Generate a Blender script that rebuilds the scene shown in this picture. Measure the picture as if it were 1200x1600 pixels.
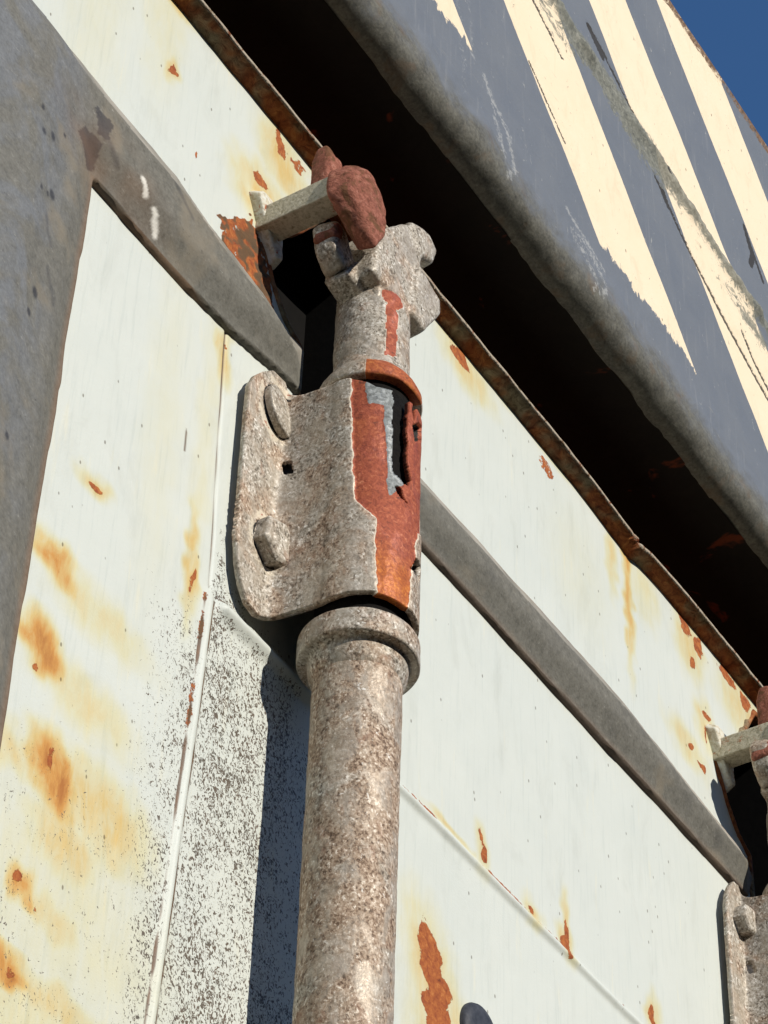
import bpy, bmesh, math
import numpy as np
from mathutils import Vector, Matrix

# ------------------------------------------------------------------ camera, sky, sun, exposure
S = bpy.context.scene
for o in list(bpy.data.objects):
    bpy.data.objects.remove(o)
COL = S.collection
HEAD, PITCH, ROLL = math.radians(33.55), math.radians(42.83), math.radians(2.083)
cam = bpy.data.cameras.new('camera')
cam.sensor_fit = 'HORIZONTAL'; cam.sensor_width = 36.0; cam.lens = 36.0 * 4300.0 / 1200.0
cam.clip_start = 0.02; cam.clip_end = 3000
camo = bpy.data.objects.new('camera', cam); COL.objects.link(camo)
fw = Vector((math.cos(PITCH) * math.cos(HEAD), math.cos(PITCH) * math.sin(HEAD), math.sin(PITCH)))
rt = fw.cross(Vector((0, 0, 1))).normalized(); up = rt.cross(fw)
r2 = math.cos(ROLL) * rt + math.sin(ROLL) * up; u2 = -math.sin(ROLL) * rt + math.cos(ROLL) * up
mw = Matrix((r2, u2, -fw)).transposed().to_4x4()
mw.translation = Vector((-0.6470961, -0.4680487, -0.5618377))
camo.matrix_world = mw
S.camera = camo

SUN_EL, SUN_AZ = math.radians(25), math.radians(8)      # azimuth: left of straight out from the door
tosun = Vector((-math.sin(SUN_AZ) * math.cos(SUN_EL), -math.cos(SUN_AZ) * math.cos(SUN_EL), math.sin(SUN_EL)))
W = bpy.data.worlds.new('World'); S.world = W; W.use_nodes = True
wn = W.node_tree.nodes; sky = wn.new('ShaderNodeTexSky'); sky.sky_type = 'NISHITA'
sky.sun_disc = False; sky.sun_elevation = SUN_EL; sky.sun_rotation = math.atan2(tosun.x, tosun.y)
sky.altitude = 0; sky.dust_density = 0.0; sky.air_density = 1.5; sky.ozone_density = 10.0
W.node_tree.links.new(sky.outputs[0], wn['Background'].inputs[0]); wn['Background'].inputs[1].default_value = 0.11
sl = bpy.data.lights.new('sun', 'SUN'); sl.energy = 4.4; sl.angle = math.radians(0.5); sl.color = (1.0, 0.94, 0.84)
so = bpy.data.objects.new('sun', sl); COL.objects.link(so); so.rotation_euler = tosun.to_track_quat('Z', 'Y').to_euler()
so.location = (-1, -5, 4)
S.view_settings.view_transform = 'Standard'; S.view_settings.look = 'None'
S.view_settings.exposure = 0.0; S.view_settings.gamma = 1.0; S.view_settings.use_curve_mapping = False

MM = 0.001
rng = np.random.default_rng(7)
# ------------------------------------------------------------------ numpy noise
def vnoise(x, y, s, seed=0):
    """smooth value noise in -1..1, cell size s"""
    x = np.asarray(x, float) / s + 100.37 + seed * 17.13; y = np.asarray(y, float) / s + 200.71 + seed * 7.77
    xi = np.floor(x).astype(np.int64); yi = np.floor(y).astype(np.int64)
    fx = x - xi; fy = y - yi; fx = fx * fx * (3 - 2 * fx); fy = fy * fy * (3 - 2 * fy)
    def h(a, b):
        n = (a * 374761393 + b * 668265263 + seed * 974711) & 0x7fffffff
        n = ((n ^ (n >> 13)) * 1274126177) & 0x7fffffff
        return ((n ^ (n >> 16)) & 0xffff) / 32767.5 - 1
    return (h(xi, yi) * (1 - fx) + h(xi + 1, yi) * fx) * (1 - fy) + (h(xi, yi + 1) * (1 - fx) + h(xi + 1, yi + 1) * fx) * fy
def fbm(x, y, s, seed=0, o=3):
    return sum(vnoise(x, y, s / 2 ** k, seed + k) / 2 ** k for k in range(o)) / 1.6
def sstep(a, b, v):
    t = np.clip((v - a) / (b - a), 0, 1); return t * t * (3 - 2 * t)
def inpoly(px, py, poly):
    px = np.asarray(px); py = np.asarray(py); r = np.zeros(px.shape, bool); n = len(poly)
    for i in range(n):
        x1, y1 = poly[i]; x2, y2 = poly[(i + 1) % n]
        if y1 == y2: continue
        r ^= ((y1 > py) != (y2 > py)) & (px < (x2 - x1) * (py - y1) / (y2 - y1) + x1)
    return r
def segdist(px, py, pts):
    d = np.full(np.shape(px), 1e9)
    for (x1, y1), (x2, y2) in zip(pts[:-1], pts[1:]):
        vx, vy = x2 - x1, y2 - y1; t = np.clip(((px - x1) * vx + (py - y1) * vy) / (vx * vx + vy * vy), 0, 1)
        d = np.minimum(d, np.hypot(px - x1 - t * vx, py - y1 - t * vy))
    return d

# ------------------------------------------------------------------ node helpers
class G:
    def __init__(self, name):
        self.m = bpy.data.materials.new(name); self.m.use_nodes = True
        self.t = self.m.node_tree; self.t.nodes.clear()
        out = self.t.nodes.new('ShaderNodeOutputMaterial'); self.b = self.t.nodes.new('ShaderNodeBsdfPrincipled')
        self.t.links.new(self.b.outputs[0], out.inputs[0])
        geo = self.t.nodes.new('ShaderNodeNewGeometry')
        self.p = self.vm('SCALE', geo.outputs['Position'], s=1000.0)       # millimetres
        sp = self.t.nodes.new('ShaderNodeSeparateXYZ'); self.set(sp.inputs[0], self.p)
        self.x, self.y, self.z = sp.outputs
    def set(self, i, v):
        if isinstance(v, bpy.types.NodeSocket): self.t.links.new(v, i)
        elif v is not None:
            if hasattr(i.default_value, '__len__') and not hasattr(v, '__len__'): v = (v,) * len(i.default_value)
            if hasattr(v, '__len__') and len(i.default_value) == 4 and len(v) == 3: v = (*v, 1)
            i.default_value = v
    def vm(self, op, a, b=None, s=None):
        n = self.t.nodes.new('ShaderNodeVectorMath'); n.operation = op; self.set(n.inputs[0], a)
        if b is not None: self.set(n.inputs[1], b)
        if s is not None: self.set(n.inputs['Scale'], s)
        return n.outputs[0]
    def ma(self, op, a, b=None, c=None, clamp=False):
        n = self.t.nodes.new('ShaderNodeMath'); n.operation = op; n.use_clamp = clamp
        for i, v in zip(n.inputs, (a, b, c)):
            if v is not None: self.set(i, v)
        return n.outputs[0]
    def noise(self, size, detail=3, rough=.55, dist=0.0, vec=None, stretch=None, off=0.0):
        v = vec if vec is not None else self.p
        if stretch: v = self.vm('MULTIPLY', v, stretch)
        if off: v = self.vm('ADD', v, (off, off * 1.7, off * .6))
        n = self.t.nodes.new('ShaderNodeTexNoise'); self.set(n.inputs['Vector'], v)
        n.inputs['Scale'].default_value = 1.0 / size; n.inputs['Detail'].default_value = detail
        n.inputs['Roughness'].default_value = rough; n.inputs['Distortion'].default_value = dist
        return n.outputs[0]
    def voro(self, size, feature='F1', out=0, stretch=None, rnd=1.0):
        v = self.vm('MULTIPLY', self.p, stretch) if stretch else self.p
        n = self.t.nodes.new('ShaderNodeTexVoronoi'); n.feature = feature; self.set(n.inputs['Vector'], v)
        n.inputs['Scale'].default_value = 1.0 / size; n.inputs['Randomness'].default_value = rnd
        return n.outputs[out]
    def ramp(self, f, stops, interp='LINEAR'):
        n = self.t.nodes.new('ShaderNodeValToRGB'); e = n.color_ramp.elements; n.color_ramp.interpolation = interp
        while len(e) < len(stops): e.new(.5)
        for i, (p, c) in enumerate(stops):
            e[i].position = p; e[i].color = (*c, 1) if hasattr(c, '__len__') else (c, c, c, 1)
        self.set(n.inputs[0], f); return n.outputs[0]
    def mr(self, v, a, b, c=0.0, d=1.0, smooth=True):
        n = self.t.nodes.new('ShaderNodeMapRange'); n.interpolation_type = 'SMOOTHSTEP' if smooth else 'LINEAR'
        for i, q in zip(n.inputs, (v, a, b, c, d)): self.set(i, q)
        return n.outputs[0]
    def mix(self, f, a, b, mode='MIX'):
        n = self.t.nodes.new('ShaderNodeMix'); n.data_type = 'RGBA'; n.blend_type = mode
        self.set(n.inputs['Factor'], f); self.set(n.inputs[6], a); self.set(n.inputs[7], b); return n.outputs[2]
    def attr(self, name='wear'):
        n = self.t.nodes.new('ShaderNodeAttribute'); n.attribute_name = name
        s = self.t.nodes.new('ShaderNodeSeparateColor'); self.set(s.inputs[0], n.outputs['Color'])
        return s.outputs[0], s.outputs[1], s.outputs[2], n.outputs['Alpha']
    def bump(self, h, dist, strength=1.0, normal=None):
        n = self.t.nodes.new('ShaderNodeBump'); self.set(n.inputs['Height'], h)
        n.inputs['Distance'].default_value = dist * MM; n.inputs['Strength'].default_value = strength
        if normal is not None: self.set(n.inputs['Normal'], normal)
        return n.outputs[0]
    def done(self, col, rough=.6, metal=0.0, normal=None, spec=.3):
        self.set(self.b.inputs['Base Color'], col); self.set(self.b.inputs['Roughness'], rough)
        self.set(self.b.inputs['Metallic'], metal); self.b.inputs['Specular IOR Level'].default_value = spec
        if normal is not None: self.set(self.b.inputs['Normal'], normal)
        return self.m
def rustcol(g, off=0.0):
    n = g.noise(3.2, 5, .7, .6, off=off)
    return g.ramp(n, [(.25, (.12, .03, .012)), (.42, (.30, .075, .022)), (.58, (.42, .13, .032)), (.8, (.62, .27, .085))])

# ------------------------------------------------------------------ materials
def mat_white(name):
    """chalky white container paint; wear = rust, yellow stain, dirt specks, thin dark line"""
    g = G(name); R, St, Sp, Ln = g.attr()
    big = g.noise(45, 4, .6, .4); str_ = g.noise(2.2, 4, .65, stretch=(1, 1, .06)); fine = g.noise(.9, 2, .6)
    c = g.mix(big, (.60, .635, .585), (.68, .70, .635))
    c = g.mix(g.mr(str_, .50, .74, 0, .42), c, (.50, .545, .50))
    c = g.mix(g.mr(g.noise(16, 5, .68, .5, off=61, stretch=(1, 1, .35)), .52, .74, 0, .35), c, (.50, .52, .46))
    c = g.mix(g.mr(g.noise(2.0, 4, .7, .3, off=71, stretch=(1, 1, .25)), .66, .74, 0, .5), c, (.72, .74, .70))
    c = g.mix(g.mr(g.noise(5, 4, .6, off=31, stretch=(1, 1, .12)), .60, .78, 0, .28), c, (.80, .74, .52))
    # tiny stray dirt flecks
    v = g.voro(7.5, stretch=(1, 1, .55)); c = g.mix(g.mr(v, .045, .085, .75, 0), c, (.15, .13, .09))
    # soft yellow / orange run stains
    sn = g.noise(7, 5, .68, .5, off=7, stretch=(1, 1, .35))
    s = g.ma('MULTIPLY', St, g.mr(sn, .25, .7, .6, 1.2), clamp=True)
    tint = g.ramp(s, [(0, (1, 1, 1)), (.18, (1, .92, .68)), (.42, (1.0, .72, .33)), (.72, (.92, .44, .12)), (1, (.66, .24, .055))])
    c = g.mix(1.0, c, tint, 'MULTIPLY')
    # dirt specks (mildew)
    d1 = g.noise(1.15, 2, .6, 1.2, stretch=(1, 1, .7)); d2 = g.noise(8, 3, .6, off=3)
    th = g.ma('SUBTRACT', g.mr(Sp, 0, 1, .78, .485, smooth=False), g.mr(d2, .3, .7, -.035, .035))
    sp = g.mr(g.ma('SUBTRACT', d1, th), 0, .05)
    dcol = g.mix(g.noise(5, 2, off=13), (.085, .09, .075), (.17, .12, .085))
    c = g.mix(g.ma('MULTIPLY', sp, g.mr(Sp, 0, .1)), c, dcol)
    # broken paint, rust
    rn = g.noise(3.0, 6, .72, .5, off=5)
    rm = g.mr(g.ma('ADD', R, g.ma('MULTIPLY', g.ma('SUBTRACT', rn, .5), 1.1)), .46, .54)
    c = g.mix(rm, c, rustcol(g))
    c = g.mix(g.mr(Ln, .25, .8), c, g.mix(g.noise(4, 3), (.06, .055, .04), (.20, .09, .03)))
    h = g.ma('ADD', g.ma('MULTIPLY', fine, .25), g.ma('MULTIPLY', g.noise(1.1, 4, .7), rm))
    nrm = g.bump(h, .35, .8, g.bump(g.noise(14, 3), .5, .35))
    return g.done(c, g.mr(rm, 0, 1, .48, .85), 0, nrm, .35)

def mat_galv(name, warm=.5, red=False):
    """weathered galvanised steel: dusty beige-grey with fine bright and dark flecks; wear = red rust, orange, zinc grey, dark pits and painted gap shade"""
    g = G(name)
    wv = g.t.nodes.new('ShaderNodeTexNoise'); g.set(wv.inputs['Vector'], g.p); wv.inputs['Scale'].default_value = .7; wv.inputs['Detail'].default_value = 2
    pv = g.vm('ADD', g.p, g.vm('SCALE', wv.outputs['Color'], s=1.8))
    vo = g.t.nodes.new('ShaderNodeTexVoronoi'); g.set(vo.inputs['Vector'], g.vm('MULTIPLY', pv, (1, 1, .62))); vo.inputs['Scale'].default_value = 1.15
    sc = g.t.nodes.new('ShaderNodeSeparateColor'); g.set(sc.inputs[0], vo.outputs['Color']); cell = sc.outputs[0]
    n1 = g.noise(1.3, 3, .6, .5); n2 = g.noise(22, 4, .62, .6, off=9)
    lg = g.noise(7, 4, .62, .5, off=33); run = g.noise(6, 4, .6, stretch=(1, 1, .12), off=44)
    f = g.ma('ADD', g.ma('MULTIPLY', n1, .66), g.mr(cell, 0, 1, .07, .27, smooth=False))
    f = g.ma('ADD', f, g.mr(lg, .3, .7, -.03, .03)); f = g.ma('ADD', f, g.mr(run, .3, .7, -.025, .025))
    c1 = g.ramp(f, [(.32, (.085, .050, .030)), (.40, (.21, .138, .088)), (.47, (.345, .245, .168)), (.55, (.46, .348, .252)), (.62, (.60, .49, .38)), (.70, (.90, .82, .70))])
    c2 = g.ramp(f, [(.32, (.085, .070, .053)), (.40, (.24, .205, .158)), (.47, (.37, .325, .262)), (.55, (.49, .445, .375)), (.62, (.63, .585, .51)), (.70, (.92, .88, .81))])
    c = g.mix(g.mr(n2, .62 - .34 * warm, .78 - .30 * warm), c2, c1)
    c = g.mix(g.mr(g.noise(9, 5, .66, .5, off=22), .54, .72, 0, .42), c, (.42, .23, .15))
    sm = g.mr(g.noise(11, 5, .66, .8, off=70, stretch=(1, 1, .6)), .44, .62, 0, .66)
    c = g.mix(sm, c, g.mix(g.mr(g.noise(5, 5, .66, .4, off=3), .3, .7), (.33, .265, .19), (.56, .50, .41)))
    c = g.mix(g.mr(g.noise(3.0, 4, .7, .6, off=120), .635, .69, 0, .8), c, (.86, .82, .74))
    c = g.mix(g.mr(g.noise(2.4, 4, .7, .6, off=140), .655, .72, 0, .75), c, (.11, .07, .045))
    hgt = f
    if red:
        R, O, Z, K = g.attr()
        rr = g.noise(2.0, 4, .7, .8, off=15)
        rc = g.ramp(rr, [(.28, (.17, .040, .018)), (.45, (.33, .072, .032)), (.58, (.42, .105, .045)), (.74, (.64, .25, .13))])
        oc = g.ramp(rr, [(.28, (.25, .055, .012)), (.5, (.46, .12, .020)), (.72, (.68, .25, .035))])
        rc = g.mix(O, rc, oc)
        jag = g.ma('MULTIPLY', g.ma('SUBTRACT', g.noise(1.2, 3, .6, off=2), .5), .55)
        rj = g.ma('ADD', R, jag)
        rim = g.ma('MULTIPLY', g.mr(rj, .12, .30), g.mr(R, .02, .12))
        c = g.mix(g.ma('MULTIPLY', rim, .75), c, (.74, .66, .52))
        rc = g.mix(g.mr(g.noise(4.5, 5, .7, .6, off=160), .60, .68, 0, .8), rc, (.10, .035, .02))
        c = g.mix(g.mr(rj, .45, .55), c, rc)
        zc = g.ramp(g.noise(1.8, 4, .6, .6, off=40), [(.3, (.12, .125, .12)), (.5, (.26, .275, .27)), (.7, (.42, .44, .43))])
        c = g.mix(g.mr(g.ma('ADD', Z, jag), .45, .55), c, zc)
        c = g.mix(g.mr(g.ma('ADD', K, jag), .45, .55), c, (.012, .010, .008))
    nrm = g.bump(hgt, .45, .7, g.bump(g.noise(5, 3), .5, .45))
    return g.done(c, g.mr(sm, 0, .66, .74, .48), .18, nrm, .45)

def mat_rust(name, a, b, c_, size=2.4, dark=None):
    g = G(name); n = g.noise(size, 6, .68, .8)
    c = g.ramp(n, [(.26, tuple(q * .28 for q in a)), (.40, a), (.56, b), (.74, c_)])
    if dark: c = g.mix(g.mr(g.noise(size * 4, 4, .65, .6, off=8), .5, .64, 0, .9), c, dark)
    return g.done(c, .88, 0, g.bump(n, 1.4, .85, g.bump(g.noise(7, 3), 1.2, .6)), .2)

def mat_rubber(name):
    g = G(name); n = g.ma('ADD', g.ma('MULTIPLY', g.noise(4.5, 5, .66, .2), .55), g.ma('MULTIPLY', g.noise(1.3, 3, .6), .45)); l = g.noise(26, 4, .6, .6, off=6)
    scr = g.noise(1.1, 4, .7, stretch=(.35, 1, .8), off=2)
    c = g.ramp(n, [(.28, (.085, .081, .066)), (.46, (.145, .138, .115)), (.60, (.185, .176, .148)), (.76, (.28, .268, .23))])
    c = g.mix(g.ma('MULTIPLY', g.mr(l, .40, .62, .15, .9), g.mr(g.x, -150, -190, .0, 1)), c, g.ramp(n, [(.3, (.12, .127, .135)), (.6, (.19, .20, .212)), (.8, (.28, .29, .30))]))  # bluer to the left: sky reflection painted into the rubber
    c = g.mix(g.mr(g.noise(30, 3, .6, off=17), .54, .72, 0, .65), c, (.24, .205, .15))
    c = g.mix(g.mr(scr, .62, .74, 0, .45), c, (.42, .41, .37)); c = g.mix(g.mr(scr, .28, .38, .6, 0), c, (.06, .056, .046))
    R, St, Sp, Ln = g.attr()
    c = g.mix(g.ma('MULTIPLY', R, .9), c, (.40, .365, .31))          # powdery worn bevel, its pale highlight painted in
    c = g.mix(Sp, c, (.028, .03, .04)); c = g.mix(Ln, c, (.82, .80, .72))
    c = g.mix(g.ma('MULTIPLY', St, .8), c, (.26, .12, .045))
    return g.done(c, .78, 0, g.bump(n, .45, .55, g.bump(g.noise(22, 3), 1.6, .35)), .3)

def mat_stripe(name):
    """faded black and cream 45 degree hazard stripes; wear = grime, dark crack, white drip, brown edge"""
    g = G(name); R, K, Dp, Ed = g.attr()
    s = g.ma('ADD', g.ma('ADD', g.x, g.z), g.ma('MULTIPLY', g.ma('SUBTRACT', g.noise(5, 5, .75), .5), 2.0))
    stops = [(0, 0)]
    for e, v in ((-73, 1), (27, 0), (127, 1), (227, 0), (327, 1), (427, 1), (527, 0), (636, 1), (740, 0), (842, 1), (938, 0), (1027, 1), (1127, 0), (1227, 1), (1327, 0)):
        stops.append(((e + 200) / 1600.0, v))
    f = g.ma('DIVIDE', g.ma('ADD', s, 200), 1600)
    st = g.ramp(f, stops, 'CONSTANT')
    zz = g.ma('ADD', g.ma('SUBTRACT', g.z, g.mr(g.x, 95, 40, 0, 18)), g.ma('ADD', g.ma('MULTIPLY', g.noise(14, 6, .75, 1.0, stretch=(1, 1, .5)), 34), g.ma('MULTIPLY', g.x, -.02)))
    st = g.ma('MULTIPLY', st, g.mr(zz, 484, 485.5))
    n = g.noise(1.6, 4, .65); big = g.noise(34, 4, .6, .6, off=4); run = g.noise(3.2, 4, .65, stretch=(1, 1, .08))
    blk = g.mix(big, (.125, .145, .18), (.185, .198, .215))
    blk = g.mix(g.mr(run, .55, .75, 0, .35), blk, (.27, .275, .28)); blk = g.mix(g.mr(n, .60, .74, 0, .4), blk, (.10, .11, .135))
    crm = g.mix(big, (.86, .70, .48), (.90, .76, .56)); crm = g.mix(g.mr(g.noise(12, 5, .7, .6, off=77, stretch=(1, 1, .4)), .52, .72, 0, .35), crm, (.70, .55, .36)); crm = g.mix(g.mr(run, .62, .78, 0, .25), crm, (.72, .50, .27))
    crm = g.mix(g.mr(g.voro(11, stretch=(1, 1, .5)), .04, .07, .85, 0), crm, (.20, .13, .07))
    c = g.mix(st, blk, crm)
    chip = g.mr(g.noise(3.4, 5, .75, .6, off=81, stretch=(1, 1, .45)), .655, .675)
    c = g.mix(g.ma('MULTIPLY', chip, .8), c, g.mix(st, (.36, .36, .34), (.28, .25, .20)))
    scr = g.mr(g.noise(1.4, 3, .6, off=91, vec=g.vm('MULTIPLY', g.p, (.9, 1, 1.1)), stretch=(.10, 1, 1.0)), .67, .74)
    c = g.mix(g.ma('MULTIPLY', scr, .35), c, (.33, .30, .25))
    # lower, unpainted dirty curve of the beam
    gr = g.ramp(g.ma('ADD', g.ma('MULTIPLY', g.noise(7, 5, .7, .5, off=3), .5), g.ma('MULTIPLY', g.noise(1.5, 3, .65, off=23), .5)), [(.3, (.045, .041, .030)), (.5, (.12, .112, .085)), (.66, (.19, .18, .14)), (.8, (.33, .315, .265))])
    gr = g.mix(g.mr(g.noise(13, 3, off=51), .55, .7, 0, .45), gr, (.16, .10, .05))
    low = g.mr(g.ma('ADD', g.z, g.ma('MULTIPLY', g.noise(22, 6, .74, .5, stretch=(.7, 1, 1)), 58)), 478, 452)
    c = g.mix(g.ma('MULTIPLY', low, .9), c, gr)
    jag = g.ma('MULTIPLY', g.ma('SUBTRACT', g.noise(4.5, 6, .72, .9, off=12, stretch=(.7, 1, 1)), .5), 1.5)
    gcol = g.ramp(g.noise(3.2, 6, .7, .8, off=9), [(.3, (.075, .075, .060)), (.5, (.19, .19, .15)), (.66, (.30, .29, .235)), (.8, (.40, .385, .33))])
    c = g.mix(g.mr(g.ma('ADD', R, jag), .42, .66, 0, .9), c, gcol)
    ecol = g.ramp(g.noise(3, 5, .7, off=6), [(.3, (.07, .04, .022)), (.55, (.24, .145, .085)), (.75, (.46, .40, .33))])
    c = g.mix(g.mr(g.ma('ADD', Ed, jag), .45, .65), c, ecol)
    kj = g.ma('MULTIPLY', g.ma('SUBTRACT', g.noise(2.5, 4, .7, off=14), .5), 1.2)
    c = g.mix(g.mr(g.ma('ADD', K, kj), .42, .62, 0, .92), c, (.035, .030, .024))
    c = g.mix(g.mr(g.ma('ADD', Dp, g.ma('MULTIPLY', kj, 2.0)), .40, .85, 0, .55), c, (.46, .46, .44))
    nrm = g.bump(n, .35, .5, g.bump(g.noise(28, 3), 2.0, .3))
    return g.done(c, .68, 0, nrm, .25)

M = {}
M['white'] = mat_white('white_paint')
M['galv'] = mat_galv('galvanised_rod', .95)
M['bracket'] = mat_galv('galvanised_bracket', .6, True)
M['rodtop'] = mat_galv('galvanised_rod_top', .55, True)
M['cam'] = mat_galv('galvanised_cam', .45)
M['collar'] = mat_galv('galvanised_collar', .6)
M['keeper'] = mat_rust('keeper_rust', (.24, .085, .055), (.36, .135, .09), (.50, .24, .17), 2.2, (.16, .075, .035))
def _kp():
    g = G('keeper_paint'); n = g.noise(1.6, 4, .65, .5)
    c = g.ramp(n, [(.3, (.30, .265, .18)), (.5, (.54, .49, .37)), (.7, (.66, .61, .49))])
    c = g.mix(g.mr(g.noise(9, 5, .7, .5, off=4), .57, .68), c, rustcol(g, 3))
    return g.done(c, .75, 0, g.bump(n, .7, .7), .25)
M['arm'] = _kp()
def _weld():
    g = G('white_weld'); n = g.noise(2.6, 4, .65, .6)
    c = g.ramp(n, [(.3, (.42, .36, .24)), (.48, (.64, .60, .48)), (.65, (.74, .75, .68))])
    c = g.mix(g.mr(g.noise(8, 5, .7, .7, off=2), .56, .64), c, rustcol(g, 3))
    return g.done(c, .6, 0, g.bump(n, .8, .7), .3)
M['weld'] = _weld()
M['rubber'] = mat_rubber('rubber_seal')
def _lip():
    g = G('drip_lip_rust'); n = g.noise(5, 6, .68, .8); q = g.noise(30, 3, .6, off=5)
    a = g.ramp(n, [(.28, (.07, .045, .022)), (.45, (.20, .15, .085)), (.6, (.32, .26, .16)), (.75, (.44, .38, .25))])
    b = g.ramp(n, [(.28, (.09, .022, .010)), (.45, (.25, .075, .025)), (.6, (.38, .14, .045)), (.75, (.50, .24, .09))])
    c = g.mix(g.mr(q, .38, .54), a, b)
    e = g.ma('MULTIPLY', g.mr(g.y, -7.6, -8.4), g.mr(n, .36, .5))  # pale front edge: the sunlit line painted into the lip colour
    return g.done(g.mix(e, c, (.42, .36, .28)), .85, 0, g.bump(n, 1.2, .8), .2)
M['lip'] = _lip()
M['stripe'] = mat_stripe('hazard_stripes')
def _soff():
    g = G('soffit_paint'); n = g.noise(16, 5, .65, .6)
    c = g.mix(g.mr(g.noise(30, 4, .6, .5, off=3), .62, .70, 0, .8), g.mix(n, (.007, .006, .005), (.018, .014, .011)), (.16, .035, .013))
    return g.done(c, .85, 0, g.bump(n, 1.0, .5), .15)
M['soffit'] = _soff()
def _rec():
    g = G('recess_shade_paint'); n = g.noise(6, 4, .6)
    return g.done(g.mix(n, (.004, .004, .004), (.009, .008, .007)), .9, 0, g.bump(n, .6, .4), .1)  # near-black colour carries the shade inside the recess
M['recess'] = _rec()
M['dark'] = mat_rust('slot_shade_black', (.004, .003, .003), (.006, .005, .004), (.010, .008, .006), 3)  # near-black, stands in for shade inside the housing
def _asph():
    g = G('asphalt'); n = g.noise(9, 5, .7)
    return g.done(g.ramp(n, [(.3, .03), (.7, .075)]), .9, 0, g.bump(n, 4, .6), .2)
M['asphalt'] = _asph()
def _plug():
    g = G('plug_rubber'); n = g.noise(3, 4, .6)
    return g.done(g.ramp(n, [(.3, (.022, .026, .036)), (.7, (.055, .06, .075))]), .6, 0, g.bump(n, .4, .5), .3)
M['plug'] = _plug()
def _shed():
    g = G('shade_shed_paint'); n = g.noise(60, 4, .6)
    return g.done(g.ramp(n, [(.3, (.03, .045, .05)), (.7, (.06, .08, .085))]), .7, 0, None, .3)
M['shed'] = _shed()
M['bolt'] = mat_galv('galvanised_bolt', .35)

# ------------------------------------------------------------------ object helpers (all coordinates in mm)
def empty(name, base, label, cat, group=None):
    o = bpy.data.objects.new(name, None); COL.objects.link(o); o.location = Vector(base) * MM
    o.empty_display_size = .02; o['label'] = label; o['category'] = cat
    if group: o['group'] = group
    return o
def put(name, me, mat, parent=None, base=(0, 0, 0), smooth=True):
    o = bpy.data.objects.new(name, me); COL.objects.link(o); me.materials.append(M[mat] if isinstance(mat, str) else mat)
    if parent: o.parent = parent
    if smooth: me.polygons.foreach_set('use_smooth', np.ones(len(me.polygons), bool))
    return o
def mesh(name, V, F, base=(0, 0, 0), wear=None):
    V = (np.asarray(V, float).reshape(-1, 3) - np.asarray(base, float)) * MM
    me = bpy.data.meshes.new(name); me.from_pydata(V.tolist(), [], F.tolist() if hasattr(F, 'tolist') else F)
    if wear is not None:
        a = me.attributes.new('wear', 'FLOAT_COLOR', 'POINT'); a.data.foreach_set('color', np.asarray(wear, np.float32).reshape(-1))
    me.update(); return me
def gridfaces(nu, nv, keep=None, flip=False, closed=False):
    i, j = np.meshgrid(np.arange(nu if closed else nu - 1), np.arange(nv - 1), indexing='ij')
    i2 = (i + 1) % nu
    a = i * nv + j; b = i2 * nv + j; c = i2 * nv + j + 1; d = i * nv + j + 1
    F = np.stack([a, b, c, d] if not flip else [a, d, c, b], -1)
    return (F[keep] if keep is not None else F.reshape(-1, 4))
def lathe(profile, cx, cy, seg=96, amp=0.0, base=(0, 0, 0), seed=0, wearf=None, rowstep=None):
    """profile: (r, z) from top to bottom"""
    P = np.array(profile, float)
    if rowstep:
        q = [P[0]]
        for a, b in zip(P[:-1], P[1:]):
            n = max(1, int(np.linalg.norm(b - a) / rowstep)); q += [a + (b - a) * (k + 1) / n for k in range(n)]
        P = np.array(q)
    th = np.linspace(0, 2 * np.pi, seg, endpoint=False)
    T, K = np.meshgrid(th, np.arange(len(P)), indexing='ij')
    r = P[K, 0]; z = P[K, 1]
    if amp:
        m = (r > 1)
        r = r + m * amp * fbm(20 * np.cos(T) + 3 * z * .3, z + 20 * np.sin(T), 7, seed)
    x = cx + r * np.sin(T); y = cy - r * np.cos(T)
    wear = None
    if wearf: 
        td = np.degrees(np.where(T > np.pi, T - 2 * np.pi, T)); wear = wearf(td, z)
    return mesh('lathe', np.stack([x, y, z], -1), gridfaces(seg, len(P), closed=True, flip=False), base, wear)
def hulls(sets, base=(0, 0, 0)):
    bm = bmesh.new()
    for pts in sets:
        vs = [bm.verts.new((Vector(p) - Vector(base)) * MM) for p in pts]
        r = bmesh.ops.convex_hull(bm, input=vs)
        junk = [e for e in r['geom_interior'] if isinstance(e, bmesh.types.BMVert)]
        if junk: bmesh.ops.delete(bm, geom=junk, context='VERTS')
    bmesh.ops.recalc_face_normals(bm, faces=bm.faces)
    me = bpy.data.meshes.new('hull'); bm.to_mesh(me); bm.free(); return me
def prism(poly, y0, y1, sh=0.0):
    """XZ polygon extruded from y0 to y1; sh shrinks the y1 end about its centre"""
    c = np.mean(poly, 0)
    return [(x, y0, z) for x, z in poly] + [(c[0] + (x - c[0]) * (1 - sh), y1, c[1] + (z - c[1]) * (1 - sh)) for x, z in poly]
def boxp(x0, x1, y0, y1, z0, z1): return [(x, y, z) for x in (x0, x1) for y in (y0, y1) for z in (z0, z1)]
TEX = bpy.data.textures.new('lumps', 'CLOUDS'); TEX.noise_scale = .006; TEX.noise_depth = 3
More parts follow.
